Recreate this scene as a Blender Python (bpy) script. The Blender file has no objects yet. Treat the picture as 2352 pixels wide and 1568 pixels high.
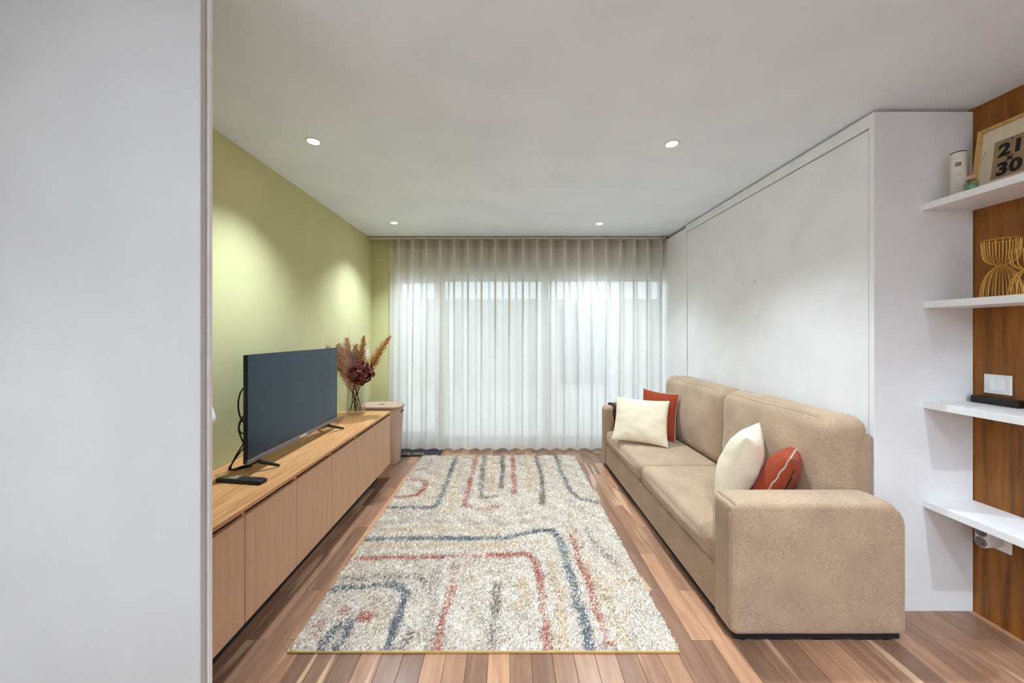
import bpy, bmesh, math, random
import numpy as np
from mathutils import Vector, Matrix
random.seed(7); rng = np.random.default_rng(7)
S = bpy.context.scene
COL = S.collection

# ------------------------------------------------------------------ camera, world, exposure
W_, H_, F_ = 2352, 1568, 800.0
VPX, VPY = 1166.0, 766.0
CAMZ = 1.325
cd = bpy.data.cameras.new('camera'); cam = bpy.data.objects.new('camera', cd); COL.objects.link(cam)
cam.location = (0, 0, CAMZ); cam.rotation_euler = (math.pi/2, 0, 0)
cd.sensor_fit = 'HORIZONTAL'; cd.sensor_width = 36.0; cd.lens = 36.0*F_/W_
cd.shift_x = (W_/2-VPX)/W_; cd.shift_y = (VPY-H_/2)/W_; cd.clip_start = 0.02
S.camera = cam
world = bpy.data.worlds.new('sky'); S.world = world; world.use_nodes = True
bg = world.node_tree.nodes['Background']; bg.inputs[0].default_value = (0.78, 0.905, 1.0, 1); bg.inputs[1].default_value = .88
S.view_settings.view_transform = 'Standard'; S.view_settings.look = 'None'
S.view_settings.gamma = 1.0; S.view_settings.use_curve_mapping = False
S.view_settings.exposure = 1.79
S.cycles.max_bounces = 14; S.cycles.diffuse_bounces = 8; S.cycles.transmission_bounces = 10; S.cycles.transparent_max_bounces = 24
S.cycles.sample_clamp_indirect = 6.0
S.cycles.use_denoising = True
LAMP_W = 38.0      # watts of each recessed downlight
LAMP_COL = (0.745, 0.88, 1.0)
FILL_W = 53.0  # watts of each fill uplighter added behind the camera

# ------------------------------------------------------------------ helpers
def lin(c):
    return tuple((v/255/12.92 if v/255 <= .04045 else ((v/255+.055)/1.055)**2.4) for v in c)+(1.0,)

ORG = {}
def thing(name, label, cat, loc=(0, 0, 0), group=None, kind=None):
    o = bpy.data.objects.new(name, None); COL.objects.link(o); o.location = loc; o.empty_display_size = .05
    tag(o, label, cat, group, kind); ORG[o.name] = Vector(loc)
    return o
def tag(o, label=None, cat=None, group=None, kind=None):
    if label: o['label'] = label
    if cat: o['category'] = cat
    if group: o['group'] = group
    if kind: o['kind'] = kind
    return o
def link(name, me, mat=None, parent=None, smooth=False):
    o = bpy.data.objects.new(name, me); COL.objects.link(o)
    if mat is not None and not me.materials: me.materials.append(mat)
    if parent is not None:
        o.parent = parent; ORG[o.name] = ORG.get(parent.name, Vector())
    if smooth: me.shade_smooth()
    return o
def obj(name, bm, mat, parent=None, smooth=False, loc=None, local=False, origin=None):
    """bm in world coordinates; geometry is shifted to the parent's origin (or to its own origin)"""
    if parent is not None and not local:
        bmesh.ops.translate(bm, verts=bm.verts, vec=-ORG.get(parent.name, Vector()))
    if parent is None and origin is not None:
        bmesh.ops.translate(bm, verts=bm.verts, vec=-Vector(origin))
    bmesh.ops.recalc_face_normals(bm, faces=bm.faces)
    me = bpy.data.meshes.new(name); bm.to_mesh(me); bm.free()
    o = link(name, me, mat, parent, smooth)
    if loc is not None: o.location = loc
    elif parent is None and origin is not None:
        o.location = origin; ORG[o.name] = Vector(origin)
    return o
def box(x0, x1, y0, y1, z0, z1, bev=0.0, bm=None, seg=2):
    b = bmesh.new()
    r = bmesh.ops.create_cube(b, size=1)
    for v in b.verts:
        v.co = Vector((x0+(v.co.x+.5)*(x1-x0), y0+(v.co.y+.5)*(y1-y0), z0+(v.co.z+.5)*(z1-z0)))
    if bev > 0:
        bmesh.ops.bevel(b, geom=b.edges[:], offset=bev, segments=seg, profile=.5, affect='EDGES')
    if bm is None: return b
    me = bpy.data.meshes.new('t'); b.to_mesh(me); b.free(); bm.from_mesh(me); bpy.data.meshes.remove(me)
    return bm
def lathe(prof, seg=32, c=(0, 0, 0), bm=None, flute=0.0, nfl=0):
    b = bm or bmesh.new(); rings = []
    for (r, z) in prof:
        if r < 1e-6: rings.append([b.verts.new((c[0], c[1], c[2]+z))]); continue
        ring = []
        for k in range(seg):
            a = 2*math.pi*k/seg; rr = r*(1+flute*math.cos(nfl*a))
            ring.append(b.verts.new((c[0]+rr*math.cos(a), c[1]+rr*math.sin(a), c[2]+z)))
        rings.append(ring)
    for A, B in zip(rings[:-1], rings[1:]):
        if len(A) == 1 and len(B) == 1: continue
        for k in range(seg):
            k2 = (k+1) % seg
            if len(A) == 1: b.faces.new((A[0], B[k], B[k2]))
            elif len(B) == 1: b.faces.new((A[k], A[k2], B[0]))
            else: b.faces.new((A[k], A[k2], B[k2], B[k]))
    return b
def crom(pts, n=8, closed=False):
    P = [Vector(p) for p in pts]; out = []; N = len(P)
    rngk = range(N) if closed else range(N-1)
    for i in rngk:
        g = (lambda k: P[k % N]) if closed else (lambda k: P[min(max(k, 0), N-1)])
        p0, p1, p2, p3 = g(i-1), g(i), g(i+1), g(i+2)
        for j in range(n):
            t = j/n
            out.append(.5*((2*p1)+(p2-p0)*t+(2*p0-5*p1+4*p2-p3)*t*t+(3*p1-p0-3*p2+p3)*t**3))
    if not closed: out.append(P[-1])
    return out
def tube(pts, r, seg=8, bm=None, closed=False, cap=True):
    b = bm or bmesh.new(); P = [Vector(p) for p in pts]; N = len(P); rings = []
    up = Vector((.13, .21, .97)).normalized()
    for i in range(N):
        a = P[(i-1) % N] if (closed or i > 0) else P[i]; c = P[(i+1) % N] if (closed or i < N-1) else P[i]
        t = (c-a)
        t = t.normalized() if t.length > 1e-9 else Vector((0, 0, 1))
        s = t.cross(up)
        if s.length < 1e-3: s = t.cross(Vector((1, 0, 0)))
        s.normalize(); u = s.cross(t).normalized(); up = u
        rr = r(i/(N-1)) if callable(r) else r
        rings.append([b.verts.new(P[i]+rr*(math.cos(2*math.pi*k/seg)*s+math.sin(2*math.pi*k/seg)*u)) for k in range(seg)])
    for i in range(N if closed else N-1):
        A, B = rings[i], rings[(i+1) % N]
        for k in range(seg):
            b.faces.new((A[k], A[(k+1) % seg], B[(k+1) % seg], B[k]))
    if cap and not closed:
        b.faces.new(rings[0]); b.faces.new(list(reversed(rings[-1])))
    return b
def rbox(x0, x1, y0, y1, z0, z1, r=.05, crown=(0, 0, 0), nc=5, nm=14, wr=0.0, wf=9.0, seed=0):
    """soft box: rounded edges, crowned faces, light wrinkles"""
    h = Vector(((x1-x0)/2, (y1-y0)/2, (z1-z0)/2)); c = Vector(((x0+x1)/2, (y0+y1)/2, (z0+z1)/2))
    rr = min(r, min(h)*.98)
    def axis(H):
        a = [-H+rr*(1-math.cos(math.pi/2*k/nc)) for k in range(nc)]
        m = [-(H-rr)+2*(H-rr)*k/nm for k in range(nm+1)]
        return a+m+[-v for v in reversed(a)]
    ax = [axis(h[i]) for i in range(3)]
    b = bmesh.new(); cache = {}
    from mathutils import noise
    def V(i, j, k):
        key = (i, j, k)
        if key in cache: return cache[key]
        p = Vector((ax[0][i], ax[1][j], ax[2][k]))
        q = Vector([max(-(h[d]-rr), min(h[d]-rr, p[d])) for d in range(3)])
        d = p-q
        if d.length > 1e-9: d = d.normalized()
        p2 = q+d*rr
        n = [q[e]/(h[e]-rr) if h[e] > rr else 0 for e in range(3)]
        off = Vector((d.x*crown[0]*(1-n[1]**2)*(1-n[2]**2), d.y*crown[1]*(1-n[0]**2)*(1-n[2]**2), d.z*crown[2]*(1-n[0]**2)*(1-n[1]**2)))
        p2 += off
        if wr: p2 += d*wr*noise.noise((p2*wf)+Vector((seed*3.1, seed*1.7, seed)))
        v = b.verts.new(p2+c); cache[key] = v; return v
    n = [len(a) for a in ax]
    for s in (0, n[2]-1):
        for i in range(n[0]-1):
            for j in range(n[1]-1): b.faces.new((V(i, j, s), V(i+1, j, s), V(i+1, j+1, s), V(i, j+1, s)))
    for s in (0, n[1]-1):
        for i in range(n[0]-1):
            for k in range(n[2]-1): b.faces.new((V(i, s, k), V(i+1, s, k), V(i+1, s, k+1), V(i, s, k+1)))
    for s in (0, n[0]-1):
        for j in range(n[1]-1):
            for k in range(n[2]-1): b.faces.new((V(s, j, k), V(s, j+1, k), V(s, j+1, k+1), V(s, j, k+1)))
    return b
def letters(body, size, depth, bold, place, mat, parent, adv=None):
    adv = adv or [.62*size]*len(body); x = -sum(adv)/2
    for ch, a in zip(body, adv):
        if ch != ' ':
            b = bmesh.new(); b.from_mesh(text_mesh(ch, size, depth, bold))
            bmesh.ops.translate(b, verts=b.verts, vec=(x+a/2, 0, 0)); obj('letter', place(b), mat, parent)
        x += a
def text_mesh(body, size, depth=.0006, bold=0.0):
    cu = bpy.data.curves.new('t', 'FONT'); cu.body = body; cu.size = size; cu.align_x = 'CENTER'; cu.align_y = 'CENTER'
    cu.extrude = depth; cu.offset = bold; cu.resolution_u = 3
    o = bpy.data.objects.new('t', cu); COL.objects.link(o)
    dg = bpy.context.evaluated_depsgraph_get(); dg.update()
    me = bpy.data.meshes.new_from_object(o.evaluated_get(dg))
    bpy.data.objects.remove(o); bpy.data.curves.remove(cu)
    return me

# ------------------------------------------------------------------ materials
def nmat(name):
    m = bpy.data.materials.new(name); m.use_nodes = True
    nt = m.node_tree; return m, nt, nt.nodes['Principled BSDF'], nt.nodes['Material Output']
def N(nt, typ, **kw):
    n = nt.nodes.new(typ)
    for k, v in kw.items():
        if k in ('inputs',):
            for kk, vv in v.items(): n.inputs[kk].default_value = vv
        else: setattr(n, k, v)
    return n
def ramp(nt, stops):
    r = nt.nodes.new('ShaderNodeValToRGB'); e = r.color_ramp.elements
    while len(e) < len(stops): e.new(.5)
    for el, (p, c) in zip(e, stops): el.position = p; el.color = c
    return r
def plain(name, rgb, rough=.5, metal=0.0, spec=.5, noise=0.0, nscale=30.0, bump=0.0, bscale=200.0):
    m, nt, b, out = nmat(name)
    b.inputs['Base Color'].default_value = lin(rgb); b.inputs['Roughness'].default_value = rough
    b.inputs['Metallic'].default_value = metal; b.inputs['Specular IOR Level'].default_value = spec
    tc = N(nt, 'ShaderNodeTexCoord')
    nz = N(nt, 'ShaderNodeTexNoise', inputs={'Scale': nscale, 'Detail': 3.0})
    nt.links.new(tc.outputs['Object'], nz.inputs['Vector'])
    k = max(noise, .012)
    dark = lin([max(0, v*(1-k)) for v in rgb]); lite = lin([min(255, v*(1+k)) for v in rgb])
    rp = ramp(nt, [(.35, dark), (.65, lite)])
    nt.links.new(nz.outputs['Fac'], rp.inputs['Fac']); nt.links.new(rp.outputs['Color'], b.inputs['Base Color'])
    if bump > 0:
        n2 = N(nt, 'ShaderNodeTexNoise', inputs={'Scale': bscale, 'Detail': 4.0})
        nt.links.new(tc.outputs['Object'], n2.inputs['Vector'])
        bp = N(nt, 'ShaderNodeBump', inputs={'Strength': bump, 'Distance': .002})
        nt.links.new(n2.outputs['Fac'], bp.inputs['Height']); nt.links.new(bp.outputs['Normal'], b.inputs['Normal'])
    return m
def wood(name, cols, stretch=(1, 1, 12), scale=9.0, rough=.45, rnd=False, sap=None, spec=.4):
    """grain runs along the axis with the smallest stretch value"""
    m, nt, b, out = nmat(name); L = nt.links
    b.inputs['Roughness'].default_value = rough; b.inputs['Specular IOR Level'].default_value = spec
    tc = N(nt, 'ShaderNodeTexCoord'); vec = tc.outputs['Object']
    oi = None
    if rnd:
        oi = N(nt, 'ShaderNodeObjectInfo')
        mul = N(nt, 'ShaderNodeMath', operation='MULTIPLY', inputs={1: 57.0}); L.new(oi.outputs['Random'], mul.inputs[0])
        add = N(nt, 'ShaderNodeVectorMath', operation='ADD'); L.new(vec, add.inputs[0]); L.new(mul.outputs[0], add.inputs[1]); vec = add.outputs[0]
    mp = N(nt, 'ShaderNodeMapping'); mp.inputs['Scale'].default_value = stretch; L.new(vec, mp.inputs['Vector'])
    n1 = N(nt, 'ShaderNodeTexNoise', inputs={'Scale': scale, 'Detail': 6.0, 'Roughness': .62, 'Distortion': .6})
    n2 = N(nt, 'ShaderNodeTexNoise', inputs={'Scale': scale*9, 'Detail': 4.0, 'Roughness': .6})
    L.new(mp.outputs[0], n1.inputs['Vector']); L.new(mp.outputs[0], n2.inputs['Vector'])
    mx = N(nt, 'ShaderNodeMath', operation='MULTIPLY_ADD', inputs={1: .25}); L.new(n2.outputs['Fac'], mx.inputs[0])
    sc = N(nt, 'ShaderNodeMath', operation='MULTIPLY', inputs={1: .75}); L.new(n1.outputs['Fac'], sc.inputs[0]); L.new(sc.outputs[0], mx.inputs[2])
    n = len(cols)
    rp = ramp(nt, [(.36+.28*i/(n-1), lin(c)) for i, c in enumerate(cols)])
    L.new(mx.outputs[0], rp.inputs['Fac']); colo = rp.outputs['Color']
    if rnd:
        hv = ramp(nt, [(0, (.60, .57, .56, 1)), (.25, (.76, .71, .69, 1)), (.5, (.96, .90, .86, 1)), (.75, (1.12, 1.05, .96, 1)), (1, (1.6, 1.5, 1.34, 1))])
        L.new(oi.outputs['Random'], hv.inputs['Fac'])
        mu = N(nt, 'ShaderNodeMix', data_type='RGBA', blend_type='MULTIPLY'); mu.inputs[0].default_value = 1.0; mu.clamp_result = False
        L.new(colo, mu.inputs[6]); L.new(hv.outputs['Color'], mu.inputs[7]); colo = mu.outputs[2]
    if sap:
        m3 = N(nt, 'ShaderNodeMapping'); m3.inputs['Scale'].default_value = (16, 1.1, 1); L.new(vec, m3.inputs['Vector'])
        n3 = N(nt, 'ShaderNodeTexNoise', inputs={'Scale': 1.0, 'Detail': 1.5, 'Distortion': .3}); L.new(m3.outputs[0], n3.inputs['Vector'])
        r3 = ramp(nt, [(.64, (0, 0, 0, 1)), (.70, (.75, .75, .75, 1))]); L.new(n3.outputs['Fac'], r3.inputs['Fac'])
        mi = N(nt, 'ShaderNodeMix', data_type='RGBA'); L.new(r3.outputs['Color'], mi.inputs[0]); L.new(colo, mi.inputs[6]); mi.inputs[7].default_value = lin(sap); colo = mi.outputs[2]
    L.new(colo, b.inputs['Base Color'])
    bp = N(nt, 'ShaderNodeBump', inputs={'Strength': .08, 'Distance': .001}); L.new(n2.outputs['Fac'], bp.inputs['Height']); L.new(bp.outputs['Normal'], b.inputs['Normal'])
    return m
def fabric(name, rgb, var=.10, fine=420.0, bump=.35, rough=.95, sheen=.25):
    m, nt, b, out = nmat(name); L = nt.links
    b.inputs['Roughness'].default_value = rough; b.inputs['Specular IOR Level'].default_value = .15
    b.inputs['Sheen Weight'].default_value = sheen; b.inputs['Sheen Roughness'].default_value = .5
    tc = N(nt, 'ShaderNodeTexCoord')
    a = N(nt, 'ShaderNodeTexNoise', inputs={'Scale': fine, 'Detail': 2.0}); c = N(nt, 'ShaderNodeTexNoise', inputs={'Scale': 6.0, 'Detail': 3.0})
    L.new(tc.outputs['Object'], a.inputs['Vector']); L.new(tc.outputs['Object'], c.inputs['Vector'])
    s = N(nt, 'ShaderNodeMath', operation='MULTIPLY_ADD', inputs={1: .25}); L.new(c.outputs['Fac'], s.inputs[0])
    s2 = N(nt, 'ShaderNodeMath', operation='MULTIPLY', inputs={1: .75}); L.new(a.outputs['Fac'], s2.inputs[0]); L.new(s2.outputs[0], s.inputs[2])
    rp = ramp(nt, [(.32, lin([v*(1-var) for v in rgb])), (.68, lin([min(255, v*(1+var)) for v in rgb]))])
    L.new(s.outputs[0], rp.inputs['Fac']); L.new(rp.outputs['Color'], b.inputs['Base Color'])
    bp = N(nt, 'ShaderNodeBump', inputs={'Strength': bump, 'Distance': .0015}); L.new(a.outputs['Fac'], bp.inputs['Height']); L.new(bp.outputs['Normal'], b.inputs['Normal'])
    return m
def emis(name, rgb, st):
    m, nt, b, out = nmat(name)
    b.inputs['Base Color'].default_value = (1, 1, 1, 1); b.inputs['Emission Color'].default_value = rgb+(1,); b.inputs['Emission Strength'].default_value = st
    return m
def vcol(name, rough=.95):
    m, nt, b, out = nmat(name)
    a = N(nt, 'ShaderNodeVertexColor'); a.layer_name = 'Col'
    nt.links.new(a.outputs['Color'], b.inputs['Base Color']); b.inputs['Roughness'].default_value = rough; b.inputs['Specular IOR Level'].default_value = .1
    return m
def thin_glass(name, tint=(.97, .98, .98, 1), refl=.06, ior=1.45):
    m, nt, b, out = nmat(name); L = nt.links; nt.nodes.remove(b)
    t = N(nt, 'ShaderNodeBsdfTransparent'); t.inputs[0].default_value = tint
    g = N(nt, 'ShaderNodeBsdfGlossy'); g.inputs['Roughness'].default_value = .03
    lw = N(nt, 'ShaderNodeLayerWeight', inputs={'Blend': .5}); pw = N(nt, 'ShaderNodeMath', operation='POWER', inputs={1: 4.0}); L.new(lw.outputs['Facing'], pw.inputs[0])
    fr = N(nt, 'ShaderNodeMath', operation='MULTIPLY_ADD', inputs={1: .55, 2: .04}); L.new(pw.outputs[0], fr.inputs[0]); mx = N(nt, 'ShaderNodeMixShader')
    L.new(fr.outputs[0], mx.inputs[0]); L.new(t.outputs[0], mx.inputs[1]); L.new(g.outputs[0], mx.inputs[2]); L.new(mx.outputs[0], out.inputs['Surface'])
    return m
def sheer(name, rgb, transp=.15, trans=.56):
    m, nt, b, out = nmat(name); L = nt.links; nt.nodes.remove(b)
    tc = N(nt, 'ShaderNodeTexCoord'); mp = N(nt, 'ShaderNodeMapping'); mp.inputs['Scale'].default_value = (260, 60, 14); L.new(tc.outputs['Object'], mp.inputs['Vector'])
    nz = N(nt, 'ShaderNodeTexNoise', inputs={'Scale': 1.0, 'Detail': 3.0}); L.new(mp.outputs[0], nz.inputs['Vector'])
    rp = ramp(nt, [(.3, lin([v*.96 for v in rgb])), (.7, lin(rgb))]); L.new(nz.outputs['Fac'], rp.inputs['Fac'])
    d = N(nt, 'ShaderNodeBsdfDiffuse'); tr = N(nt, 'ShaderNodeBsdfTranslucent'); tp = N(nt, 'ShaderNodeBsdfTransparent')
    L.new(rp.outputs['Color'], d.inputs[0]); L.new(rp.outputs['Color'], tr.inputs[0])
    m1 = N(nt, 'ShaderNodeMixShader'); m1.inputs[0].default_value = trans; L.new(d.outputs[0], m1.inputs[1]); L.new(tr.outputs[0], m1.inputs[2])
    m2 = N(nt, 'ShaderNodeMixShader'); m2.inputs[0].default_value = transp; L.new(m1.outputs[0], m2.inputs[1]); L.new(tp.outputs[0], m2.inputs[2])
    L.new(m2.outputs[0], out.inputs['Surface']); return m

M_ceil = plain('ceiling_paint', (236, 245, 255), .9, noise=.01, nscale=3)
M_white = plain('white_paint', (242, 241, 240), .8, noise=.01, nscale=3)
M_green = plain('green_paint', (203, 200, 150), .85, noise=.012, nscale=4, bump=.05, bscale=300)
M_lac = plain('white_lacquer', (238, 237, 235), .42, noise=.008, nscale=5)
M_shelf = plain('shelf_white', (242, 241, 240), .4, noise=.008)
M_door = plain('door_lacquer', (198, 195, 189), .5, noise=.01, nscale=4)
M_oak_top = wood('oak_top', [(180, 122, 76), (202, 147, 96), (216, 167, 115)], (14, 1.0, 14), 4.0, .38)
M_oak_door = wood('oak_door', [(204, 160, 126), (210, 168, 134), (216, 177, 144)], (18, 18, .8), 3.0, .45)
M_groove = plain('oak_groove', (120, 92, 66), .6)
M_walnut_wall = wood('veneer_wall', [(102, 58, 15), (138, 83, 26), (158, 99, 36)], (12, 9, .55), 3.2, .42)
M_plank = wood('plank_walnut', [(142, 106, 84), (157, 120, 96), (170, 134, 109)], (9, .9, 4), 3.0, .27, rnd=True, sap=(214, 176, 140), spec=.65)
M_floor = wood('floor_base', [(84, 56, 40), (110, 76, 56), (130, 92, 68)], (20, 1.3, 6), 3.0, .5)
M_sofa = fabric('sofa_fabric', (170, 144, 117), .20, 300.0)
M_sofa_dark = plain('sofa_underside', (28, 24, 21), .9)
M_cream = fabric('cream_linen', (228, 212, 184), .05, 300, .2)
M_rust = fabric('rust_cotton', (154, 67, 42), .09, 260, .2, sheen=.04)
M_piping = fabric('piping_taupe', (186, 164, 146), .06)
M_throw = fabric('brown_throw', (74, 38, 34), .12, 300)
M_black = plain('black_plastic', (14, 14, 15), .45)
M_gloss = plain('black_gloss', (10, 9, 9), .16)
M_bezel = plain('tv_lower_bezel', (120, 122, 136), .35, metal=.6)
M_plastic = plain('white_plastic', (232, 231, 228), .35)
M_sock = plain('socket_inside', (120, 118, 114), .5)
M_gold = plain('gold_wire', (220, 172, 84), .35, metal=.65)
M_hamper = plain('hamper_plastic', (196, 166, 146), .55)
M_trackm = plain('track_metal', (206, 198, 188), .5)
M_frame = plain('window_frame', (236, 238, 238), .4)
M_glass = thin_glass('window_glass')
M_curt = sheer('sheer_curtain', (244, 242, 238))
M_tape = sheer('heading_tape', (226, 218, 206), .10, .5)
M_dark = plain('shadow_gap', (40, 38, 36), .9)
M_stem = plain('dry_stem', (52, 34, 24), .8)
M_hyd = plain('dried_hydrangea', (96, 42, 34), .8, noise=.55, nscale=60)

# TV panel: dark glossy glass, the blue of its reflections put into the colour
M_tv, nt, b, out = nmat('tv_panel')
b.inputs['Base Color'].default_value = (.018, .034, .050, 1); b.inputs['Roughness'].default_value = .10
b.inputs['Specular IOR Level'].default_value = .5; b.inputs['Specular Tint'].default_value = (.62, .80, .95, 1)

# ------------------------------------------------------------------ room shell
H = 2.40; XL, XR, YB, YR = -1.54, 2.225, 3.97, -3.0
T = .12
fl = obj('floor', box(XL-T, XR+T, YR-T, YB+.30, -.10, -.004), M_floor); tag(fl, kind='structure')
tag(fl, 'walnut strip floor laid in a half bond along the room', 'floor')
ce = obj('ceiling', box(XL-T, XR+T, YR-T, YB+.30, H, H+.15), M_ceil); tag(ce, 'flat white painted ceiling with recessed downlights', 'ceiling', kind='structure')
wl = obj('wall_left', box(XL-T, XL, .9, YB+.30, 0, H), M_green); tag(wl, 'pale green painted wall behind the television', 'wall', kind='structure')
o = obj('wall_left_rear', box(XL-T, XL, YR-T, .9, 0, H), M_white); tag(o, 'white wall behind the sliding door', 'wall', kind='structure')
wr = obj('wall_right', box(XR, XR+T, YR-T, YB+.30, 0, H), M_walnut_wall); tag(wr, 'wall clad in dark orange wood veneer behind the shelves', 'wall', kind='structure')
o = obj('wall_rear', box(XL-T, XR+T, YR-T, YR, 0, H), M_white); tag(o, 'white wall behind the camera', 'wall', kind='structure')
WX0, WX1, WZ = -1.363, 1.86, 2.036
bm = box(XL, WX0, YB, YB+.30, 0, H); box(WX1, XR, YB, YB+.30, 0, H, bm=bm); box(WX0, WX1, YB, YB+.30, WZ, H, bm=bm)
o = obj('wall_back', bm, M_green); tag(o, 'green window wall around the glazed doors', 'wall', kind='structure')

# floor planks, one object each
PW, PL = .0876, .590
bm = box(-PW/2+.0005, PW/2-.0005, -PL/2+.0005, PL/2-.0005, -.012, 0, .0012, seg=1)
pm = bpy.data.meshes.new('plank'); bm.to_mesh(pm); bm.free(); pm.materials.append(M_plank)
k0 = int(math.floor((XL-.3587)/PW)); k1 = int(math.ceil((XR-.3587)/PW))
for k in range(k0, k1):
    xc = .3587+PW*(k+.5)
    if xc-PW/2 < XL-.08 or xc+PW/2 > XR+.08: continue
    ph = 1.80 if k % 2 == 0 else 1.509
    for n in range(-2, 5):
        yc = ph+PL*(n+.5)
        if yc+PL/2 < .95 or yc-PL/2 > 3.95: continue
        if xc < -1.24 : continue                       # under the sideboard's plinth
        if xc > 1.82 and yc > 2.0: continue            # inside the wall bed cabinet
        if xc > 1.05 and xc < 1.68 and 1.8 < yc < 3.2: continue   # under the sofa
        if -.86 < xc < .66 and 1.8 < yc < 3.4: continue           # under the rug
        o = link('plank', pm, None, fl); o.location = (xc, yc, 0)
bm = box(XL, XR, YR, .95, -.008, -.0005); o = obj('plank_field', bm, M_plank, fl)

# window: three glazed leaves in a white frame
wroot = thing('window_1', 'white framed floor length glazed doors behind the sheer curtain', 'window', (0, YB+.15, 0), kind='structure')
FY0, FY1 = YB+.06, YB+.14
bm = box(WX0, WX0+.07, FY0, FY1, .0, WZ); box(WX1-.06, WX1, FY0, FY1, 0, WZ, bm=bm)
box(WX0+.07, WX1-.06, FY0, FY1, WZ-.06, WZ, bm=bm); box(WX0+.07, WX1-.06, FY0, FY1, 0, .05, bm=bm)
obj('outer_frame', bm, M_frame, wroot)
for (a, c, fw, fb) in ((WX0+.072, -.775, .060, .14), (-.772, .43, .042, .09), (.433, WX1-.062, .042, .09)):
    bm = box(a, a+fw, FY0+.012, FY1-.012, .052, WZ-.062, .004); box(c-fw, c, FY0+.012, FY1-.012, .052, WZ-.062, .004, bm=bm)
    box(a+fw, c-fw, FY0+.012, FY1-.012, WZ-.062-fw, WZ-.062, .004, bm=bm); box(a+fw, c-fw, FY0+.012, FY1-.012, .052, .052+fb, .004, bm=bm)
    lf = obj('window_leaf', bm, M_frame, wroot)
    obj('pane', box(a+fw, c-fw, FY0+.036, FY0+.042, .052+fb, WZ-.062-fw), M_glass, lf)
# terrace outside
M_pav = plain('terrace_paving', (206, 204, 200), .85, noise=.08, nscale=6)
o = obj('terrace', box(-5, 6, YB+.30, 9.5, -.16, -.03), M_pav); tag(o, 'grey paved terrace outside the window', 'terrace', kind='structure')
M_out = plain('garden_wall_render', (200, 200, 196), .9, noise=.05, nscale=3)
o = obj('wall_terrace', box(-5, 6, 9.3, 9.5, -.03, 2.25), M_out); tag(o, 'pale rendered garden wall across the terrace', 'wall', kind='structure')

M_gate = plain('grey_gate', (92, 98, 104), .6)
gd = thing('door_2', 'grey gate in the garden wall beyond the window', 'door', (2.0, 9.28, 0), kind='structure')
for k in range(5): obj('board', box(1.42+.225*k, 1.42+.225*k+.22, 9.25, 9.298, .0, 2.05, .004), M_gate, gd)
obj('handle', box(1.50, 1.53, 9.21, 9.25, .95, 1.10, .004), M_plastic, gd)

# sliding door leaf close to the camera
dr = thing('door_1', 'tall white sliding door leaf standing close on the left', 'door', (-1.18, .95, 0), kind='structure')
obj('leaf', box(-1.535, -.8235, .934, .9525, .006, H-.004, .0025), M_door, dr)
obj('edge_profile', box(-.87, -.8195, .9545, .9675, .004, H-.004, .0015), M_shelf, dr)
obj('gap_shade', box(-1.5, -.8265, .9525, .9545, .02, H-.02), M_dark, dr)  # dark strip standing in for the shade between leaf and edge

# ------------------------------------------------------------------ downlights
M_disc = emis('downlight_lens', (1.0, .95, .88), 14.0)
def downlight(x, y, label, tilt=0):
    t = thing('recessed_downlight', label, 'ceiling light', (x, y, H), 'recessed ceiling downlights')
    obj('trim_ring', lathe([(.030, -.001), (.030, -.004), (.0385, -.004), (.0415, 0)], 32, (x, y, H)), M_plastic, t, True)
    obj('lens', lathe([(0, -.0022), (.030, -.0022), (.030, -.0008)], 32, (x, y, H)), M_disc, t)
    ld = bpy.data.lights.new('downlight', 'SPOT'); ld.energy = LAMP_W; ld.color = LAMP_COL
    ld.spot_size = math.radians(106); ld.spot_blend = 1.0; ld.shadow_soft_size = .025
    l = bpy.data.objects.new('lamp', ld); COL.objects.link(l); l.parent = t; l.location = (0, 0, -.012); l.rotation_euler = (math.radians(tilt), 0, 0)
    return t
downlight(-1.085, 1.946, 'round lit downlight in the ceiling nearer the door, above the television')
downlight(.93, 1.972, 'round lit downlight in the ceiling nearer the camera, above the sofa side')
downlight(-1.10, 3.373, 'round lit downlight near the curtain, above the vase side')
downlight(.897, 3.40, 'round lit downlight near the curtain, above the sofa side')
downlight(-1.35, -.10, 'round lit downlight above the sliding door')
downlight(.93, .52, 'round lit downlight just above the camera', 6)
downlight(1.77, -.40, 'round lit downlight behind the camera along the veneer wall', 19)
downlight(.60, -2.3, 'round lit downlight at the back of the room')

# uplighter floor lamps added unseen behind the camera to brighten the ceiling
def uplighter(x, y, label):
    t = thing('added_uplighter', label, 'floor lamp', (x, y, 0), 'added fill uplighters')
    obj('base', lathe([(0, 0), (.13, 0), (.13, .018), (.03, .03), (0, .03)], 32, (x, y, 0)), M_black, t, True)
    obj('pole', lathe([(0, .03), (.011, .03), (.011, 1.70), (0, 1.70)], 16, (x, y, 0)), M_black, t, True)
    obj('bowl_shade', lathe([(0, 1.70), (.06, 1.705), (.12, 1.74), (.155, 1.80), (.150, 1.80), (.115, 1.748), (.05, 1.716), (0, 1.712)], 36, (x, y, 0)), M_plastic, t, True)
    ld = bpy.data.lights.new('fill_uplight', 'SPOT'); ld.energy = FILL_W; ld.color = LAMP_COL
    ld.spot_size = math.radians(150); ld.spot_blend = .6; ld.shadow_soft_size = .05
    l = bpy.data.objects.new('lamp', ld); COL.objects.link(l); l.parent = t; l.location = (0, 0, 1.80); l.rotation_euler = (math.pi, 0, 0)
uplighter(-.95, -1.3, 'black uplighter added as unseen ceiling fill by the white wall')
uplighter(1.3, -1.9, 'black uplighter added as unseen ceiling fill by the veneer wall')

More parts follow.
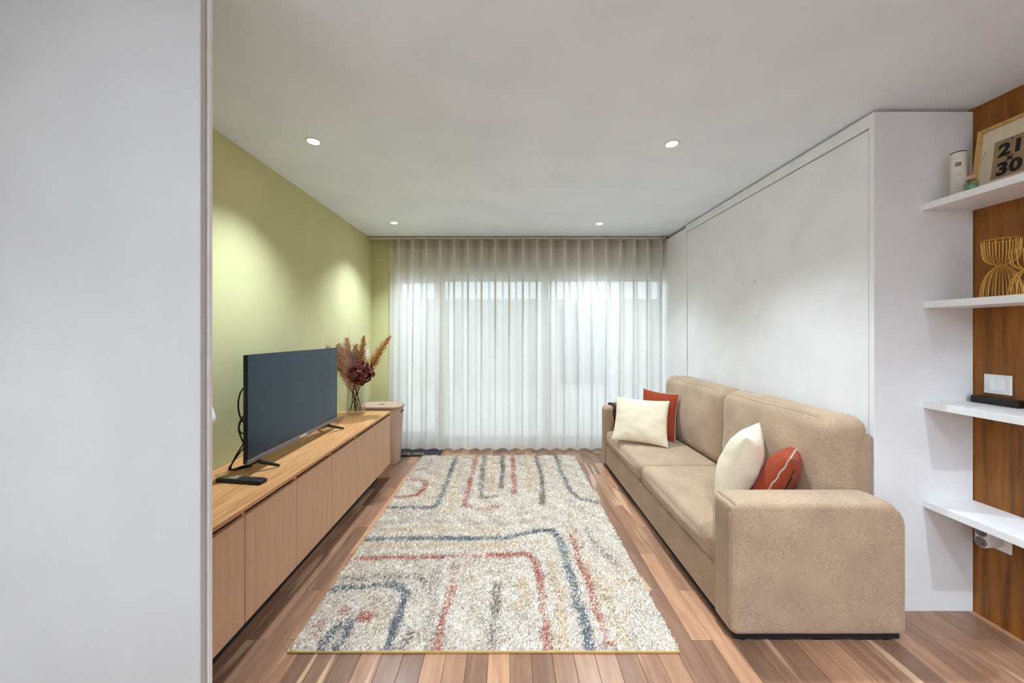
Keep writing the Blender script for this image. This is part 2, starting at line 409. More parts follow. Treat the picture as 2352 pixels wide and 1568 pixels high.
# ------------------------------------------------------------------ curtain
ct = thing('curtain_track', 'slim beige ceiling track running along the window wall', 'curtain track', (0, 3.875, 2.376))
obj('rail', box(XL+.004, 1.752, 3.845, 3.905, 2.374, 2.392, .003), M_trackm, ct)
obj('track_gap_shade', box(XL+.01, 1.74, 3.86, 3.89, 2.392, 2.3995), M_dark, ct)  # near-black colour stands in for the shaded slit between rail and ceiling
def curtain_mesh(x0, x1, nf, z0, z1, yc, off=0.0, rows=26, per=18):
    b = bmesh.new(); nx = int(nf*per); grid = []
    ph = [random.uniform(-.25, .25) for _ in range(40)]; am = [random.uniform(.85, 1.15) for _ in range(40)]
    rs = random.Random(3)
    ph = [rs.uniform(-.3, .3) for _ in range(40)]; am = [rs.uniform(.82, 1.15) for _ in range(40)]
    for j in range(rows+1):
        t = j/rows; z = z1+(z0-z1)*t; row = []
        tt = (2.374-z)/2.34
        for i in range(nx+1):
            s = i/nx; f = s*nf; k = int(f); fr = f-k
            a0, a1 = am[k], am[k+1]; A = .070*(a0+(a1-a0)*fr)
            leftfade = min(1, max(0, (f-.3)/3.0)); A *= 1-(1-leftfade)*.72*min(1, tt*1.7)
            p = (ph[k]+(ph[k+1]-ph[k])*fr)*tt
            th = 2*math.pi*f+p
            x = x0+(x1-x0)*s+.030*math.sin(2*th)*(1-.25*tt)+.012*math.sin(th+1.0)*tt
            if f < 3: x += -.02*tt*(1-f/3)
            y = yc+A*math.sin(th)+off+.004*math.sin(5*tt+f)
            zz = z
            row.append(b.verts.new((x, y, zz)))
        grid.append(row)
    for j in range(rows):
        for i in range(nx):
            b.faces.new((grid[j][i], grid[j][i+1], grid[j+1][i+1], grid[j+1][i]))
    return b
cu = thing('sheer_curtain', 'long white sheer curtain in even wave folds across the window', 'curtain', (0.2, 3.885, .04))
obj('cloth', curtain_mesh(-1.31, 1.725, 20.0, .042, 2.374, 3.885), M_curt, cu, True)
obj('heading_tape', curtain_mesh(-1.31, 1.725, 20.0, 2.28, 2.373, 3.885, -.003, rows=2), M_tape, cu, True)

# ------------------------------------------------------------------ wall bed cabinet
WXF = 1.75; WY0, WY1 = 1.6635, 3.425
wb = thing('wall_bed_cabinet', 'tall white cabinet with a fold-down bed front behind the sofa', 'cabinet', (1.99, 2.55, 0))
WT = 2.385
obj('side_panel', box(WXF, XR-.002, WY0, WY0+.024, .0, WT, .0015), M_lac, wb)
obj('side_panel', box(WXF, XR-.002, WY1-.022, WY1, .0, WT, .0015), M_lac, wb)
obj('top_rail', box(WXF, WXF+.35, WY0+.0245, WY1-.0225, 2.322, WT, .0015), M_lac, wb)
obj('plinth', box(WXF+.02, WXF+.06, WY0+.0245, WY1-.0225, 0, .08), M_lac, wb)
fp = obj('bed_front', box(WXF+.004, WXF+.024, WY0+.0300, WY1-.0280, .085, 2.3150, .0015), M_lac, wb)
for (y, z) in ((2.469, 1.698), (2.597, 1.698)):
    b_ = bmesh.new(); bmesh.ops.create_cone(b_, cap_ends=True, segments=10, radius1=.0035, radius2=.003, depth=.002)
    bmesh.ops.rotate(b_, verts=b_.verts, matrix=Matrix.Rotation(math.pi/2, 3, 'Y')); bmesh.ops.translate(b_, verts=b_.verts, vec=(WXF+.0035, y, z))
    obj('screw_hole', b_, M_dark, fp)
obj('backing', box(WXF+.03, XR-.003, WY0+.03, WY1-.03, 2.2, 2.3), M_dark, wb)
fc = thing('filler_cabinet', 'narrow white tall cabinet between the bed front and the curtain', 'cabinet', (1.99, 3.6, 0))
obj('front_panel', box(WXF+.006, WXF+.026, WY1+.003, 3.967, .02, 2.366, .0015), M_lac, fc)
obj('body', box(WXF+.027, XR-.003, WY1+.003, 3.967, .0, 2.366), M_lac, fc)

# ------------------------------------------------------------------ shelves on the veneer wall
SX0 = 1.984; SY0 = 1.30
for (zt, lab) in ((1.945, 'topmost white wall shelf holding the framed print'), (1.478, 'white wall shelf carrying the gold wire holders'),
                  (1.003, 'white wall shelf below the light switch with a black box'), (.531, 'lowest white wall shelf above the plug adapter')):
    b_ = box(SX0, XR-.0005, SY0, WY0-.0008, zt-.032, zt, .0015)
    o = obj('wall_shelf', b_, M_shelf, origin=(2.1, 1.48, zt-.032)); tag(o, lab, 'shelf', 'white wall shelves')

# ------------------------------------------------------------------ sideboard
BX0, BX1, BY0, BY1, BT = XL+.003, -1.081, 1.06, 3.215, .612
sb = thing('sideboard', 'long low oak sideboard with plain doors under the television', 'sideboard', (-1.3, 2.13, 0))
obj('top_board', box(BX0, BX1, BY0, BY1, BT-.018, BT, .0012), M_oak_top, sb)
obj('end_panel', box(BX0, BX1, BY1-.018, BY1, .131, BT-.0185, .001), M_oak_door, sb)
obj('end_panel', box(BX0, BX1, BY0, BY0+.018, .131, BT-.0185, .001), M_oak_door, sb)
obj('carcass', box(BX0, BX1-.05, BY0+.019, BY1-.019, .131, BT-.019), M_groove, sb)
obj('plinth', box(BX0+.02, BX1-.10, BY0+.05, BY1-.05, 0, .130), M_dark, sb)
ys = [1.08, 1.435, 1.79, 2.145, 2.50, 2.855, BY1-.0195]
for a, c in zip(ys[:-1], ys[1:]):
    obj('door', box(BX1-.022, BX1-.001, a+.0020, c-.0020, .131, .574, .0012), M_oak_door, sb)
for a in ys[1:-1:1]:
    obj('divider', box(BX1-.03, BX1-.012, a-.002, a+.012, .560, BT-.0185), M_oak_door, sb)

# ------------------------------------------------------------------ television
TX = -1.292; TY0, TY1, TZ0, TZ1 = 1.728, 2.643, .675, 1.219
tv = thing('television', 'slim black flat screen television on splayed feet', 'television', (TX-.02, 2.18, BT))
obj('back_shell', box(TX-.022, TX-.003, TY0, TY1, TZ0, TZ1, .004), M_black, tv)
obj('rear_bulge', box(TX-.060, TX-.0225, TY0+.10, TY1-.10, TZ0+.015, TZ1-.22, .012), M_black, tv)
obj('screen', box(TX-.0028, TX, TY0+.004, TY1-.004, TZ0+.020, TZ1-.002, .0008), M_tv, tv)
lb = obj('lower_bezel', box(TX-.010, TX+.003, TY0, TY1, TZ0-.004, TZ0+.0195, .003), M_bezel, tv)
b_ = box(TX+.0031, TX+.0036, 2.165, 2.235, TZ0+.004, TZ0+.012)
obj('badge', b_, M_plastic, lb)
for ya, dy in ((1.80, .07), (2.50, .10)):
    for (tx, ty) in ((-1.225, ya+dy), (-1.405, ya+dy*.9)):
        p = crom([(TX-.006, ya, TZ0-.002), (TX+(tx-TX)*.25, ya+(ty-ya)*.22, TZ0-.020), (tx*.75+TX*.25, ya+(ty-ya)*.75, BT+.018), (tx, ty, BT+.0062)], 5)
        obj('foot', tube(p, lambda t: .012-.006*t, 8), M_black, tv, True)
def px(x, y, Y):            # a point on the photograph's ray at depth Y
    return ((x-VPX)*Y/F_, Y, CAMZ-(y-VPY)*Y/F_)
cab = thing('power_cable', 'loose black cables hanging behind the left edge of the television', 'cable', (-1.36, 1.80, BT))
c1 = [(-1.330, 1.80, 1.06), px(560, 891, 1.79), px(551, 905, 1.79), px(547, 930, 1.80), px(551, 955, 1.81), px(561, 973, 1.82), px(566, 985, 1.84), px(560, 995, 1.83), px(552, 992, 1.82), px(549, 980, 1.82), px(556, 962, 1.83), (-1.362, 1.87, .86)]
c2 = [(-1.362, 1.88, .90), px(560, 955, 1.84), px(552, 970, 1.84), px(548, 985, 1.84), px(554, 1005, 1.83), px(561, 1025, 1.82), px(550, 1040, 1.81), px(536, 1060, 1.81), (px(526, 1080, 1.80)[0], 1.80, BT+.012), (-1.415, 1.83, BT+.004), (-1.38, 1.88, BT+.004)]
c3 = [px(566, 1004, 1.83), px(556, 1024, 1.83), px(540, 1050, 1.82), (px(530, 1076, 1.82)[0], 1.82, BT+.006), (-1.42, 1.86, BT+.004), (-1.40, 1.93, BT+.004)]
for c in (c1, c2, c3):
    obj('cord', tube(crom(c, 7), .0038, 7), M_black, cab, True)

# remote control
rm = thing('remote_control', 'black remote control with pale keys lying on the sideboard', 'remote control', (-1.28, 1.68, BT))
def rot_xy(bm, c, ang): bmesh.ops.rotate(bm, verts=bm.verts, cent=c, matrix=Matrix.Rotation(ang, 3, 'Z'))
RC = Vector((-1.28, 1.675, BT)); RA = -.14
b_ = box(-1.40, -1.16, 1.652, 1.698, BT+.0005, BT+.019, .005); rot_xy(b_, RC, RA); obj('body', b_, M_black, rm, True)
M_key = plain('pale_keys', (206, 196, 160), .5); M_dkey = plain('grey_keys', (52, 54, 60), .5); M_rkey = plain('red_key', (150, 40, 34), .5)
for i in range(14):
    for j in range(3):
        x = -1.388+i*.0158; y = 1.662+j*.0125
        b_ = box(x, x+.010, y, y+.008, BT+.0185, BT+.0212, .001, seg=1); rot_xy(b_, RC, RA)
        obj('key', b_, (M_rkey if (i == 6 and j == 0) else (M_key if i < 6 else M_dkey)), rm)

# mushroom lamp half hidden by the door
lp = thing('table_lamp', 'small white dome shaded lamp half hidden by the door', 'lamp', (-1.385, 1.50, BT))
LC = (-1.385, 1.50, BT)
obj('base', lathe([(0, 0), (.055, 0), (.055, .010), (.045, .016), (0, .016)], 28, LC), M_plastic, lp, True)
obj('stem', lathe([(0, .016), (.008, .016), (.008, .36), (0, .36)], 16, LC), M_plastic, lp, True)
obj('shade', lathe([(.096, .318), (.100, .320), (.098, .345), (.088, .385), (.066, .42), (.036, .44), (0, .446), (0, .441), (.034, .436), (.063, .416), (.085, .383), (.094, .345), (.096, .318)], 36, LC), M_plastic, lp, True)

# ------------------------------------------------------------------ vase and dried flowers
VC = (-1.345, 3.085, BT)
M_vase, nt, b, out = nmat('smoked_glass')
nt.nodes.remove(b)
tt = N(nt, 'ShaderNodeBsdfTransparent'); tt.inputs[0].default_value = (.92, .92, .89, 1)
gg = N(nt, 'ShaderNodeBsdfGlossy'); gg.inputs['Roughness'].default_value = .06
fr = N(nt, 'ShaderNodeLayerWeight', inputs={'Blend': .35}); mx = N(nt, 'ShaderNodeMixShader')
mm = N(nt, 'ShaderNodeMath', operation='MULTIPLY', inputs={1: .55}); nt.links.new(fr.outputs['Facing'], mm.inputs[0])
nt.links.new(mm.outputs[0], mx.inputs[0]); nt.links.new(tt.outputs[0], mx.inputs[1]); nt.links.new(gg.outputs[0], mx.inputs[2]); nt.links.new(mx.outputs[0], out.inputs['Surface'])
va = obj('glass_vase', lathe([(0, .001), (.070, .001), (.078, .012), (.075, .12), (.068, .24), (.062, .315), (.0595, .315), (.065, .24), (.072, .12), (.074, .018), (0, .014)], 96, VC, flute=.018, nfl=24), M_vase, smooth=True, origin=VC)
tag(va, 'ribbed smoky glass vase of dried grasses on the sideboard', 'vase')
PG = 'dried pampas plumes in the glass vase'
def plume(label, foot, tip, bend, L, wid, n, rgb, seed):
    rs = random.Random(seed)
    t = thing('pampas_plume', label, 'dried flower', foot, PG)
    foot, tip = Vector(foot), Vector(tip); mid = (foot+tip)/2+Vector(bend)
    def P(s): return (1-s)**2*foot+2*s*(1-s)*mid+s*s*tip
    tot = (tip-foot).length; s0 = max(.05, 1-L/tot)
    obj('stem', tube([P(s0*1.15*i/10) for i in range(11)], .0034, 6), M_stem, t)
    b = bmesh.new()
    n = int(n*.95)
    for i in range(n):
        s = s0+(1-s0)*(i+rs.random())/n
        w = (s-s0)/(1-s0); env = (min(1, w*4+.35))*(1-w)**.6+.12
        p = P(s); d = (P(min(1, s+.02))-P(s-.02)).normalized()
        r = Vector((rs.gauss(0, 1), rs.gauss(0, 1), rs.gauss(0, 1))); r -= d*r.dot(d); r.normalize()
        ln = wid*1.75*env*rs.uniform(.6, 1.3)
        e1 = p+r*ln*.55+d*ln*.65; e2 = p+r*ln*1.0+d*ln*1.35-Vector((0, 0, .014*rs.random()))
        sd = d.cross(r)*rs.uniform(.0024, .0048)
        v = [b.verts.new(q) for q in (p-sd*.4, p+sd*.4, e1+sd, e1-sd, e2)]
        b.faces.new((v[0], v[1], v[2], v[3])); b.faces.new((v[3], v[2], v[4]))
    bmesh.ops.translate(b, verts=b.verts, vec=-ORG[t.name])
    me = bpy.data.meshes.new('plume'); b.to_mesh(me); b.free()
    o = link('plume', me, plain('pampas_%d' % seed, rgb, .9, noise=.3, nscale=120), t); o['kind'] = 'stuff'
    return t
def vp(x, y, Y=3.085): return px(x, y, Y)
fz = BT+.03; PA, PB = (204, 158, 108), (200, 166, 142)
plume('golden brown pampas plume leaning right over the curtain edge', (-1.395, 3.06, fz), vp(896, 772, 3.10), (-.02, 0, .05), .42, .036, 560, PA, 1)
plume('upright tan pampas plume in the middle of the vase', (-1.36, 3.125, fz), vp(836, 772, 3.12), (.0, .01, .0), .40, .040, 460, PA, 2)
plume('mauve brown pampas plume leaning left beside the screen', (-1.300, 3.10, fz), vp(776, 792, 3.02), (.015, 0, .05), .44, .055, 620, PB, 3)
plume('tall tan pampas plume left of the middle one', (-1.325, 3.05, fz), vp(797, 778, 3.16), (.0, 0, .03), .40, .044, 460, PB, 4)
plume('pampas plume tip showing above the top of the television', (-1.300, 3.07, fz), vp(740, 788, 2.96), (.03, 0, .10), .36, .038, 420, PB, 5)
plume('short drooping mauve pampas plume at the lower left of the bunch', (-1.310, 3.12, fz), vp(781, 835, 2.98), (.02, 0, .10), .30, .048, 480, PB, 6)
plume('broad tan pampas plume fanning up between the tall ones', (-1.39, 3.10, fz), vp(818, 790, 3.14), (.0, 0, .0), .38, .050, 460, PB, 7)
plume('pale mauve pampas plume bulging left of the hydrangea', (-1.32, 3.03, fz), vp(786, 806, 3.05), (.01, 0, .05), .40, .055, 520, PB, 8)
hd = thing('dried_hydrangea', 'dark wine red dried hydrangea head over the vase rim', 'dried flower', (-1.33, 3.05, BT+.03))
hc = Vector(vp(829, 857, 2.99))
obj('stem', tube(crom([(-1.36, 3.08, BT+.03), (-1.33, 3.06, BT+.2), tuple(hc)], 6), .0035, 7), M_stem, hd)
b_ = bmesh.new()
for i in range(420):
    d = Vector((random.gauss(0, 1), random.gauss(0, 1), random.gauss(0, .95))).normalized()
    r = random.uniform(.045, .092) if i % 3 else random.uniform(.07, .10)
    p = hc+Vector((d.x*r*1.05, d.y*r, d.z*r*.98))
    nrm = (d+Vector((random.gauss(0, .5), random.gauss(0, .5), random.gauss(0, .5)))).normalized()
    a = nrm.orthogonal().normalized(); c = nrm.cross(a); sz = random.uniform(.012, .021)
    cen = b_.verts.new(p); rim = []
    for k in range(6):
        an = 2*math.pi*k/6; rr = sz*(1+.3*random.random())
        rim.append(b_.verts.new(p+rr*(math.cos(an)*a+math.sin(an)*c)+nrm*sz*random.uniform(.05, .6)))
    for k in range(6): b_.faces.new((cen, rim[k], rim[(k+1) % 6]))
bmesh.ops.translate(b_, verts=b_.verts, vec=-ORG[hd.name])
me = bpy.data.meshes.new('petals'); b_.to_mesh(me); b_.free(); o = link('petals', me, M_hyd, hd); o['kind'] = 'stuff'

# wall switch behind the plumes on the green wall
ws = thing('light_switch', 'small white switch plate on the green wall behind the dried plumes', 'light switch', (XL, 3.80, 1.11))
obj('plate', box(XL+.0005, XL+.010, 3.755, 3.835, 1.05, 1.16, .003), M_plastic, ws)
obj('rocker', box(XL+.0102, XL+.014, 3.768, 3.822, 1.075, 1.135, .0015), M_shelf, ws)

# ------------------------------------------------------------------ laundry hamper
def rrect(cx, cy, hx, hy, r, z, n=8):
    pts = []
    for (sx, sy, a0) in ((1, 1, 0), (-1, 1, 90), (-1, -1, 180), (1, -1, 270)):
        for k in range(n+1):
            a = math.radians(a0+90*k/n); pts.append((cx+sx*(hx-r)+r*math.cos(a), cy+sy*(hy-r)+r*math.sin(a), z))
    return pts
def loft(rings, cap=True):
    b = bmesh.new(); R = [[b.verts.new(p) for p in ring] for ring in rings]; n = len(R[0])
    for A, B in zip(R[:-1], R[1:]):
        for k in range(n): b.faces.new((A[k], A[(k+1) % n], B[(k+1) % n], B[k]))
    if cap: b.faces.new(R[0]); b.faces.new(list(reversed(R[-1])))
    return b
hx, hy = -1.295, 3.605
hm = thing('laundry_hamper', 'tall beige lidded laundry hamper beside the sideboard end', 'hamper', (hx, hy, 0))
rings = []
for i in range(73):
    t = i/72; z = .0+t*.565; tap = 1-.16*(1-t)
    rip = .0006*math.sin(i*math.pi/2) if .06 < t < .93 else 0
    rings.append(rrect(hx, hy, .205*tap+rip, .128*tap+rip, .095*tap, z))
bodyh = obj('body', loft(rings), M_hamper, hm, True)
obj('lid', loft([rrect(hx, hy, .203, .126, .095, .566), rrect(hx, hy, .214, .137, .10, .568), rrect(hx, hy, .216, .139, .10, .590), rrect(hx, hy, .211, .134, .10, .597), rrect(hx, hy, .196, .119, .085, .5975), rrect(hx, hy, .190, .113, .08, .590)]), M_hamper, hm, True)
obj('lid_grip', loft([rrect(hx-.01, hy+.01, .030, .018, .017, .5905), rrect(hx-.01, hy+.01, .028, .016, .015, .593)]), M_groove, hm)
obj('handle_slot', box(hx+.197, hx+.2045, hy-.045, hy+.045, .515, .54, .003), M_black, hm)

# doormat
mt = thing('doormat', 'dark navy printed doormat poking out under the curtain', 'doormat', (-1.03, 3.86, 0))
M_mat = fabric('doormat_pile', (30, 29, 36), .25, 150, .5)
obj('pile', box(-1.34, -.735, 3.755, 3.965, .0005, .011, .003), M_mat, mt)
M_mtxt = plain('doormat_print', (170, 128, 104), .95, noise=.3, nscale=150)
def on_mat(b): bmesh.ops.transform(b, verts=b.verts, matrix=Matrix.Translation((-1.085, 3.815, .0114))); return b
letters('RUN ME', .085, .0004, .0015, on_mat, M_mtxt, mt, [.062, .062, .064, .030, .074, .054])

# ------------------------------------------------------------------ rug
RX0, RX1, RY0, RY1 = -.912, .712, 1.446, 3.742
def cp(x, y):   # zoomed-crop coordinates of the pattern -> floor plane
    X, Y = 660+x/2.613, 1030+y/2.613
    d = F_*(CAMZ-.015)/(Y-VPY); return ((X-VPX)*d/F_, d)
CR, BL, GR, DB, TN, LG = (232, 221, 206), (98, 112, 122), (118, 122, 118), (126, 110, 98), (224, 196, 156), (202, 188, 176)
RD = (190, 106, 82)
ST = [
 (GR, .052, .85, [(1015, 40), (960, 190), (905, 330), (870, 355), (590, 357)]),
 (GR, .050, .85, [(1608, 40), (1650, 160), (1700, 260), (1760, 305), (1860, 322)]),
 (BL, .052, .88, [(460, 545), (700, 540), (1000, 540), (1300, 540), (1400, 515), (1530, 490), (1595, 490), (1635, 560), (1660, 640), (1700, 760), (1740, 900), (1790, 1080), (1815, 1230)]),
 (BL, .046, .92, [(270, 845), (450, 830), (600, 812), (680, 828), (712, 870), (680, 960), (640, 1080), (575, 1230)]),
 (BL, .042, .85, [(185, 1225), (240, 1130), (300, 1070), (370, 1050), (345, 1130), (275, 1225)]),
 (RD, .045, .85, [(690, 188), (790, 188), (832, 200), (820, 245), (770, 282), (700, 290), (625, 294)]),
 (RD, .050, .72, [(1132, 40), (1112, 140), (1090, 220), (1072, 300), (1065, 340)]),
 (RD, .045, .6, [(1065, 345), (1130, 362), (1210, 358), (1275, 346)]),
 (RD, .052, .82, [(1350, 40), (1358, 160), (1362, 272)]),
 (RD, .046, .85, [(420, 662), (700, 655), (935, 650)]), (RD, .042, .55, [(970, 646), (1175, 646)]),
 (RD, .05, .9, [(1208, 640), (1300, 640), (1430, 634), (1480, 662), (1500, 740), (1520, 830)]),
 (RD, .045, .45, [(1520, 830), (1540, 960), (1550, 1080)]), (RD, .05, .8, [(1550, 1090), (1562, 1225)]),
 (RD, .046, .88, [(1700, 520), (1740, 640), (1790, 760), (1830, 890), (1872, 1015)]), (RD, .04, .5, [(1872, 1015), (1910, 1110), (1935, 1190)]),
 (RD, .04, .4, [(1012, 680), (990, 760), (985, 850)]), (RD, .05, .86, [(985, 850), (960, 920), (930, 1020), (915, 1120), (893, 1230)]),
 (RD, .07, .85, [(445, 1015), (480, 1015)]), (RD, .05, .45, [(305, 985), (340, 972)]), (RD, .04, .4, [(195, 1055), (235, 1035)]), (RD, .04, .4, [(155, 1112), (180, 1100)]),
 (DB, .05, .7, [(1185, 45), (1170, 150), (1160, 250), (1165, 300), (1250, 288)]),
 (DB, .055, .85, [(1290, 40), (1290, 130), (1280, 235)]),
 (DB, .05, .85, [(1488, 40), (1505, 100), (1525, 170), (1535, 260), (1525, 330)]),
 (DB, .055, .62, [(1250, 815), (1250, 900), (1240, 1000), (1240, 1080), (1225, 1170)]),
 (DB, .05, .45, [(335, 782), (560, 770), (760, 768), (820, 790), (842, 835)]),
 (DB, .045, .6, [(735, 1105), (695, 1190)]), (DB, .045, .35, [(862, 70), (840, 112), (765, 136)]),
 (TN, .05, .6, [(1235, 50), (1225, 265)]), (TN, .05, .6, [(1440, 40), (1450, 150), (1452, 265)]), (TN, .05, .5, [(1030, 130), (1000, 250), (985, 330), (955, 390)]),
 (TN, .06, .6, [(1405, 790), (1432, 880), (1420, 930), (1375, 942)]), (TN, .06, .5, [(1580, 690), (1610, 800), (1640, 1000), (1645, 1210)]),
 (DB, .05, .35, [(1785, 470), (1830, 560), (1900, 640), (1965, 685)]), (LG, .05, .55, [(540, 440), (900, 440), (1300, 452), (1560, 415)]),
 (TN, .06, .45, [(500, 590), (900, 580), (1300, 585), (1540, 555)]), (TN, .05, .4, [(1080, 770), (1055, 830)]), (LG, .06, .5, [(905, 680), (890, 800), (850, 1000), (825, 1100)]),
 (TN, .06, .4, [(1690, 400), (1760, 600), (1880, 850), (2040, 1180)]), (LG, .05, .4, [(1700, 340), (1690, 430), (1740, 520)]),
 (TN, .06, .4, [(520, 490), (900, 486), (1250, 490)]), (LG, .06, .35, [(1000, 700), (1200, 690), (1370, 700)]), (TN, .05, .35, [(480, 900), (560, 960), (540, 1080)]),
]
def fbm(x, y, seed, sc):
    out = np.zeros_like(x); r = np.random.default_rng(seed)
    for _ in range(7):
        a = r.uniform(0, 2*np.pi); f = sc*r.uniform(.6, 1.8); p = r.uniform(0, 6.28)
        out += np.sin((x*np.cos(a)+y*np.sin(a))*f+p)
    return out/7
def rug_color(x, y):
    n = len(x); base = np.array(lin(CR)[:3])
    col = np.tile(base, (n, 1))
    tn = np.array(lin(TN)[:3]); lg = np.array(lin(LG)[:3]); wh = np.array(lin((242, 236, 227))[:3])
    r0 = rng.random(n); f1 = fbm(x, y, 1, 9.0); f2 = fbm(x, y, 2, 14.0)
    m = (r0 < .18+.45*np.clip(f1, 0, 1)); col[m] = tn*.75+base*.25
    r1 = rng.random(n); m = r1 < (.16+.42*np.clip(f2, 0, 1)); col[m] = lg
    r2 = rng.random(n); m = r2 < .30; col[m] = wh
    wob = .010*fbm(x, y, 5, 30.0); wx = x+wob; wy = y+.010*fbm(x, y, 6, 30.0)
    for (c, w, den, pl) in ST:
        P = [cp(*p) for p in pl]; d = np.full(n, 9.0)
        for (a, b) in zip(P[:-1], P[1:]):
            ax, ay = a; vx, vy = b[0]-ax, b[1]-ay; L2 = vx*vx+vy*vy+1e-9
            t = np.clip(((wx-ax)*vx+(wy-ay)*vy)/L2, 0, 1); d = np.minimum(d, np.hypot(wx-ax-t*vx, wy-ay-t*vy))
        edge = 1/(1+np.exp((d-w*.40)/.0045))
        m = rng.random(n) < den*.92*edge*(.78+.35*np.clip(fbm(x, y, 21, 22.0)*2+.5, 0, 1))
        col[m] = (np.array(lin(c)[:3])*.82+base*.18)*rng.uniform(.75, 1.25, (m.sum(), 1))
    return col*rng.uniform(.86, 1.10, (n, 1))
rg = thing('area_rug', 'cream shaggy rug with rust and blue grey abstract lines', 'rug', ((RX0+RX1)/2, (RY0+RY1)/2, 0))
M_bind = fabric('rug_binding', (196, 158, 96), .08)
obj('binding', box(RX0-.004, RX1+.004, RY0-.004, RY1+.004, .0005, .009, .003), M_bind, rg)
def grid_mesh(name, X, Y, Z, cols, mat, parent):
    ny, nx = X.shape; V = np.stack([X, Y, Z], -1).reshape(-1, 3)-np.array(ORG[parent.name])
    idx = np.arange(nx*ny).reshape(ny, nx)
    F = np.stack([idx[:-1, :-1], idx[:-1, 1:], idx[1:, 1:], idx[1:, :-1]], -1).reshape(-1, 4)
    me = bpy.data.meshes.new(name); me.from_pydata(V.tolist(), [], F.tolist())
    at = me.color_attributes.new('Col', 'FLOAT_COLOR', 'POINT')
    at.data.foreach_set('color', np.concatenate([cols, np.ones((len(cols), 1))], 1).astype(np.float32).ravel())
    return link(name, me, mat, parent, True)
M_pile = vcol('rug_pile')
gx = np.linspace(RX0, RX1, 190); gy = np.linspace(RY0, RY1, 260); GX, GY = np.meshgrid(gx, gy)
GZ = .0135+.002*rng.random(GX.shape); GZ[0] = GZ[-1] = .0085; GZ[:, 0] = GZ[:, -1] = .0085
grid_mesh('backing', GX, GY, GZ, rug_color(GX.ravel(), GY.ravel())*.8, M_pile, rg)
NT = 150000
tx = rng.uniform(RX0+.002, RX1-.002, NT); ty = rng.uniform(RY0+.001, RY1-.002, NT)
tcol = rug_color(tx, ty)
ang = rng.uniform(0, 2*np.pi, NT); hgt = rng.uniform(.006, .013, NT); lean = rng.uniform(.002, .012, NT); la = rng.uniform(0, 2*np.pi, NT)
la = la*.55-1.9+fbm(tx, ty, 11, 40.0)*2.0
wd = rng.uniform(.0016, .0032, NT); cx, sy = np.cos(ang)*wd, np.sin(ang)*wd
lx, ly = np.cos(la)*lean, np.sin(la)*lean
z0 = .0125
V = np.empty((NT, 5, 3))
V[:, 0] = np.stack([tx-cx, ty-sy, np.full(NT, z0)], -1); V[:, 1] = np.stack([tx+cx, ty+sy, np.full(NT, z0)], -1)
V[:, 2] = np.stack([tx+cx+lx*.45, ty+sy+ly*.45, z0+hgt*.65], -1); V[:, 3] = np.stack([tx-cx+lx*.45, ty-sy+ly*.45, z0+hgt*.65], -1)
V[:, 4] = np.stack([tx+lx*1.3, ty+ly*1.3, z0+hgt], -1)
V = V.reshape(-1, 3)-np.array(ORG[rg.name])
bi = np.arange(NT)*5
tri = np.stack([np.stack([bi, bi+1, bi+2], -1), np.stack([bi, bi+2, bi+3], -1), np.stack([bi+3, bi+2, bi+4], -1)], 1).reshape(-1)
me = bpy.data.meshes.new('pile'); me.vertices.add(len(V)); me.vertices.foreach_set('co', V.astype(np.float32).ravel())
nt_ = len(tri)//3; me.loops.add(len(tri)); me.loops.foreach_set('vertex_index', tri.astype(np.int32))
me.polygons.add(nt_); me.polygons.foreach_set('loop_start', np.arange(0, len(tri), 3, dtype=np.int32))
me.update(calc_edges=True); me.validate()
at = me.color_attributes.new('Col', 'FLOAT_COLOR', 'POINT')
shade = np.repeat(tcol, 5, axis=0)
at.data.foreach_set('color', np.concatenate([shade, np.ones((len(shade), 1))], 1).astype(np.float32).ravel())
o = link('pile', me, M_pile, rg); o['kind'] = 'stuff'

# ------------------------------------------------------------------ sofa
AX0, AX1 = .957, 1.716
NA0, NA1, FA0, FA1, AT = 1.485, 1.635, 3.425, 3.565, .605
sf = thing('sofa', 'beige two seat fabric sofa bed in front of the wall bed', 'sofa', (1.34, 2.52, 0))
def extr_arm(y0, y1, seed):
    # arm: rounded top corners in side profile, softened edges
    b = rbox(AX0, AX1, y0, y1, .028, AT, .034, (.0, .006, .004), 6, 24, .0012, 7, seed)
    for (sx, R) in ((1, .115), (-1, .030)):
        cxr = (AX1-R) if sx > 0 else (AX0+R); czr = AT-R
        for v in b.verts:
            dx, dz = (v.co.x-cxr)*sx, v.co.z-czr
            if dx > 0 and dz > 0:
                L = math.hypot(dx, dz); k = max(dx, dz)/L
                v.co.x = cxr+sx*dx*k; v.co.z = czr+dz*k
    return b
a1 = obj('armrest', extr_arm(NA0, NA1, 1), M_sofa, sf, True)
a2 = obj('armrest', extr_arm(FA0, FA1, 2), M_sofa, sf, True)
for (y, a) in ((NA0+.006, a1), (NA1-.006, a1), (FA0+.006, a2)):
    pts = [(AX0-.0005, y+(.010 if y < 1.55 else -.010), z) for z in (.08, .25, .40, AT-.05)]
    obj('seam', tube(crom(pts, 5), .0016, 6), M_sofa, a, True)
obj('base', rbox(AX0+.012, 1.66, NA1-.004, FA0+.004, .030, .235, .022, (.004, 0, 0), 4, 12, .0012, 6, 3), M_sofa, sf, True)
YM = 2.525
for i, (y0, y1) in enumerate(((NA1+.002, YM-.001), (YM+.001, FA0-.002))):
    obj('seat_cushion', rbox(AX0+.004, 1.60, y0, y1, .236, .378, .045, (.012, .004, .016), 6, 16, .0022, 6, 5+i), M_sofa, sf, True)
obj('back_frame', rbox(1.655, 1.738, NA1+.012, FA0-.002, .028, .845, .02, (0, 0, 0), 4, 8), M_sofa, sf, True)
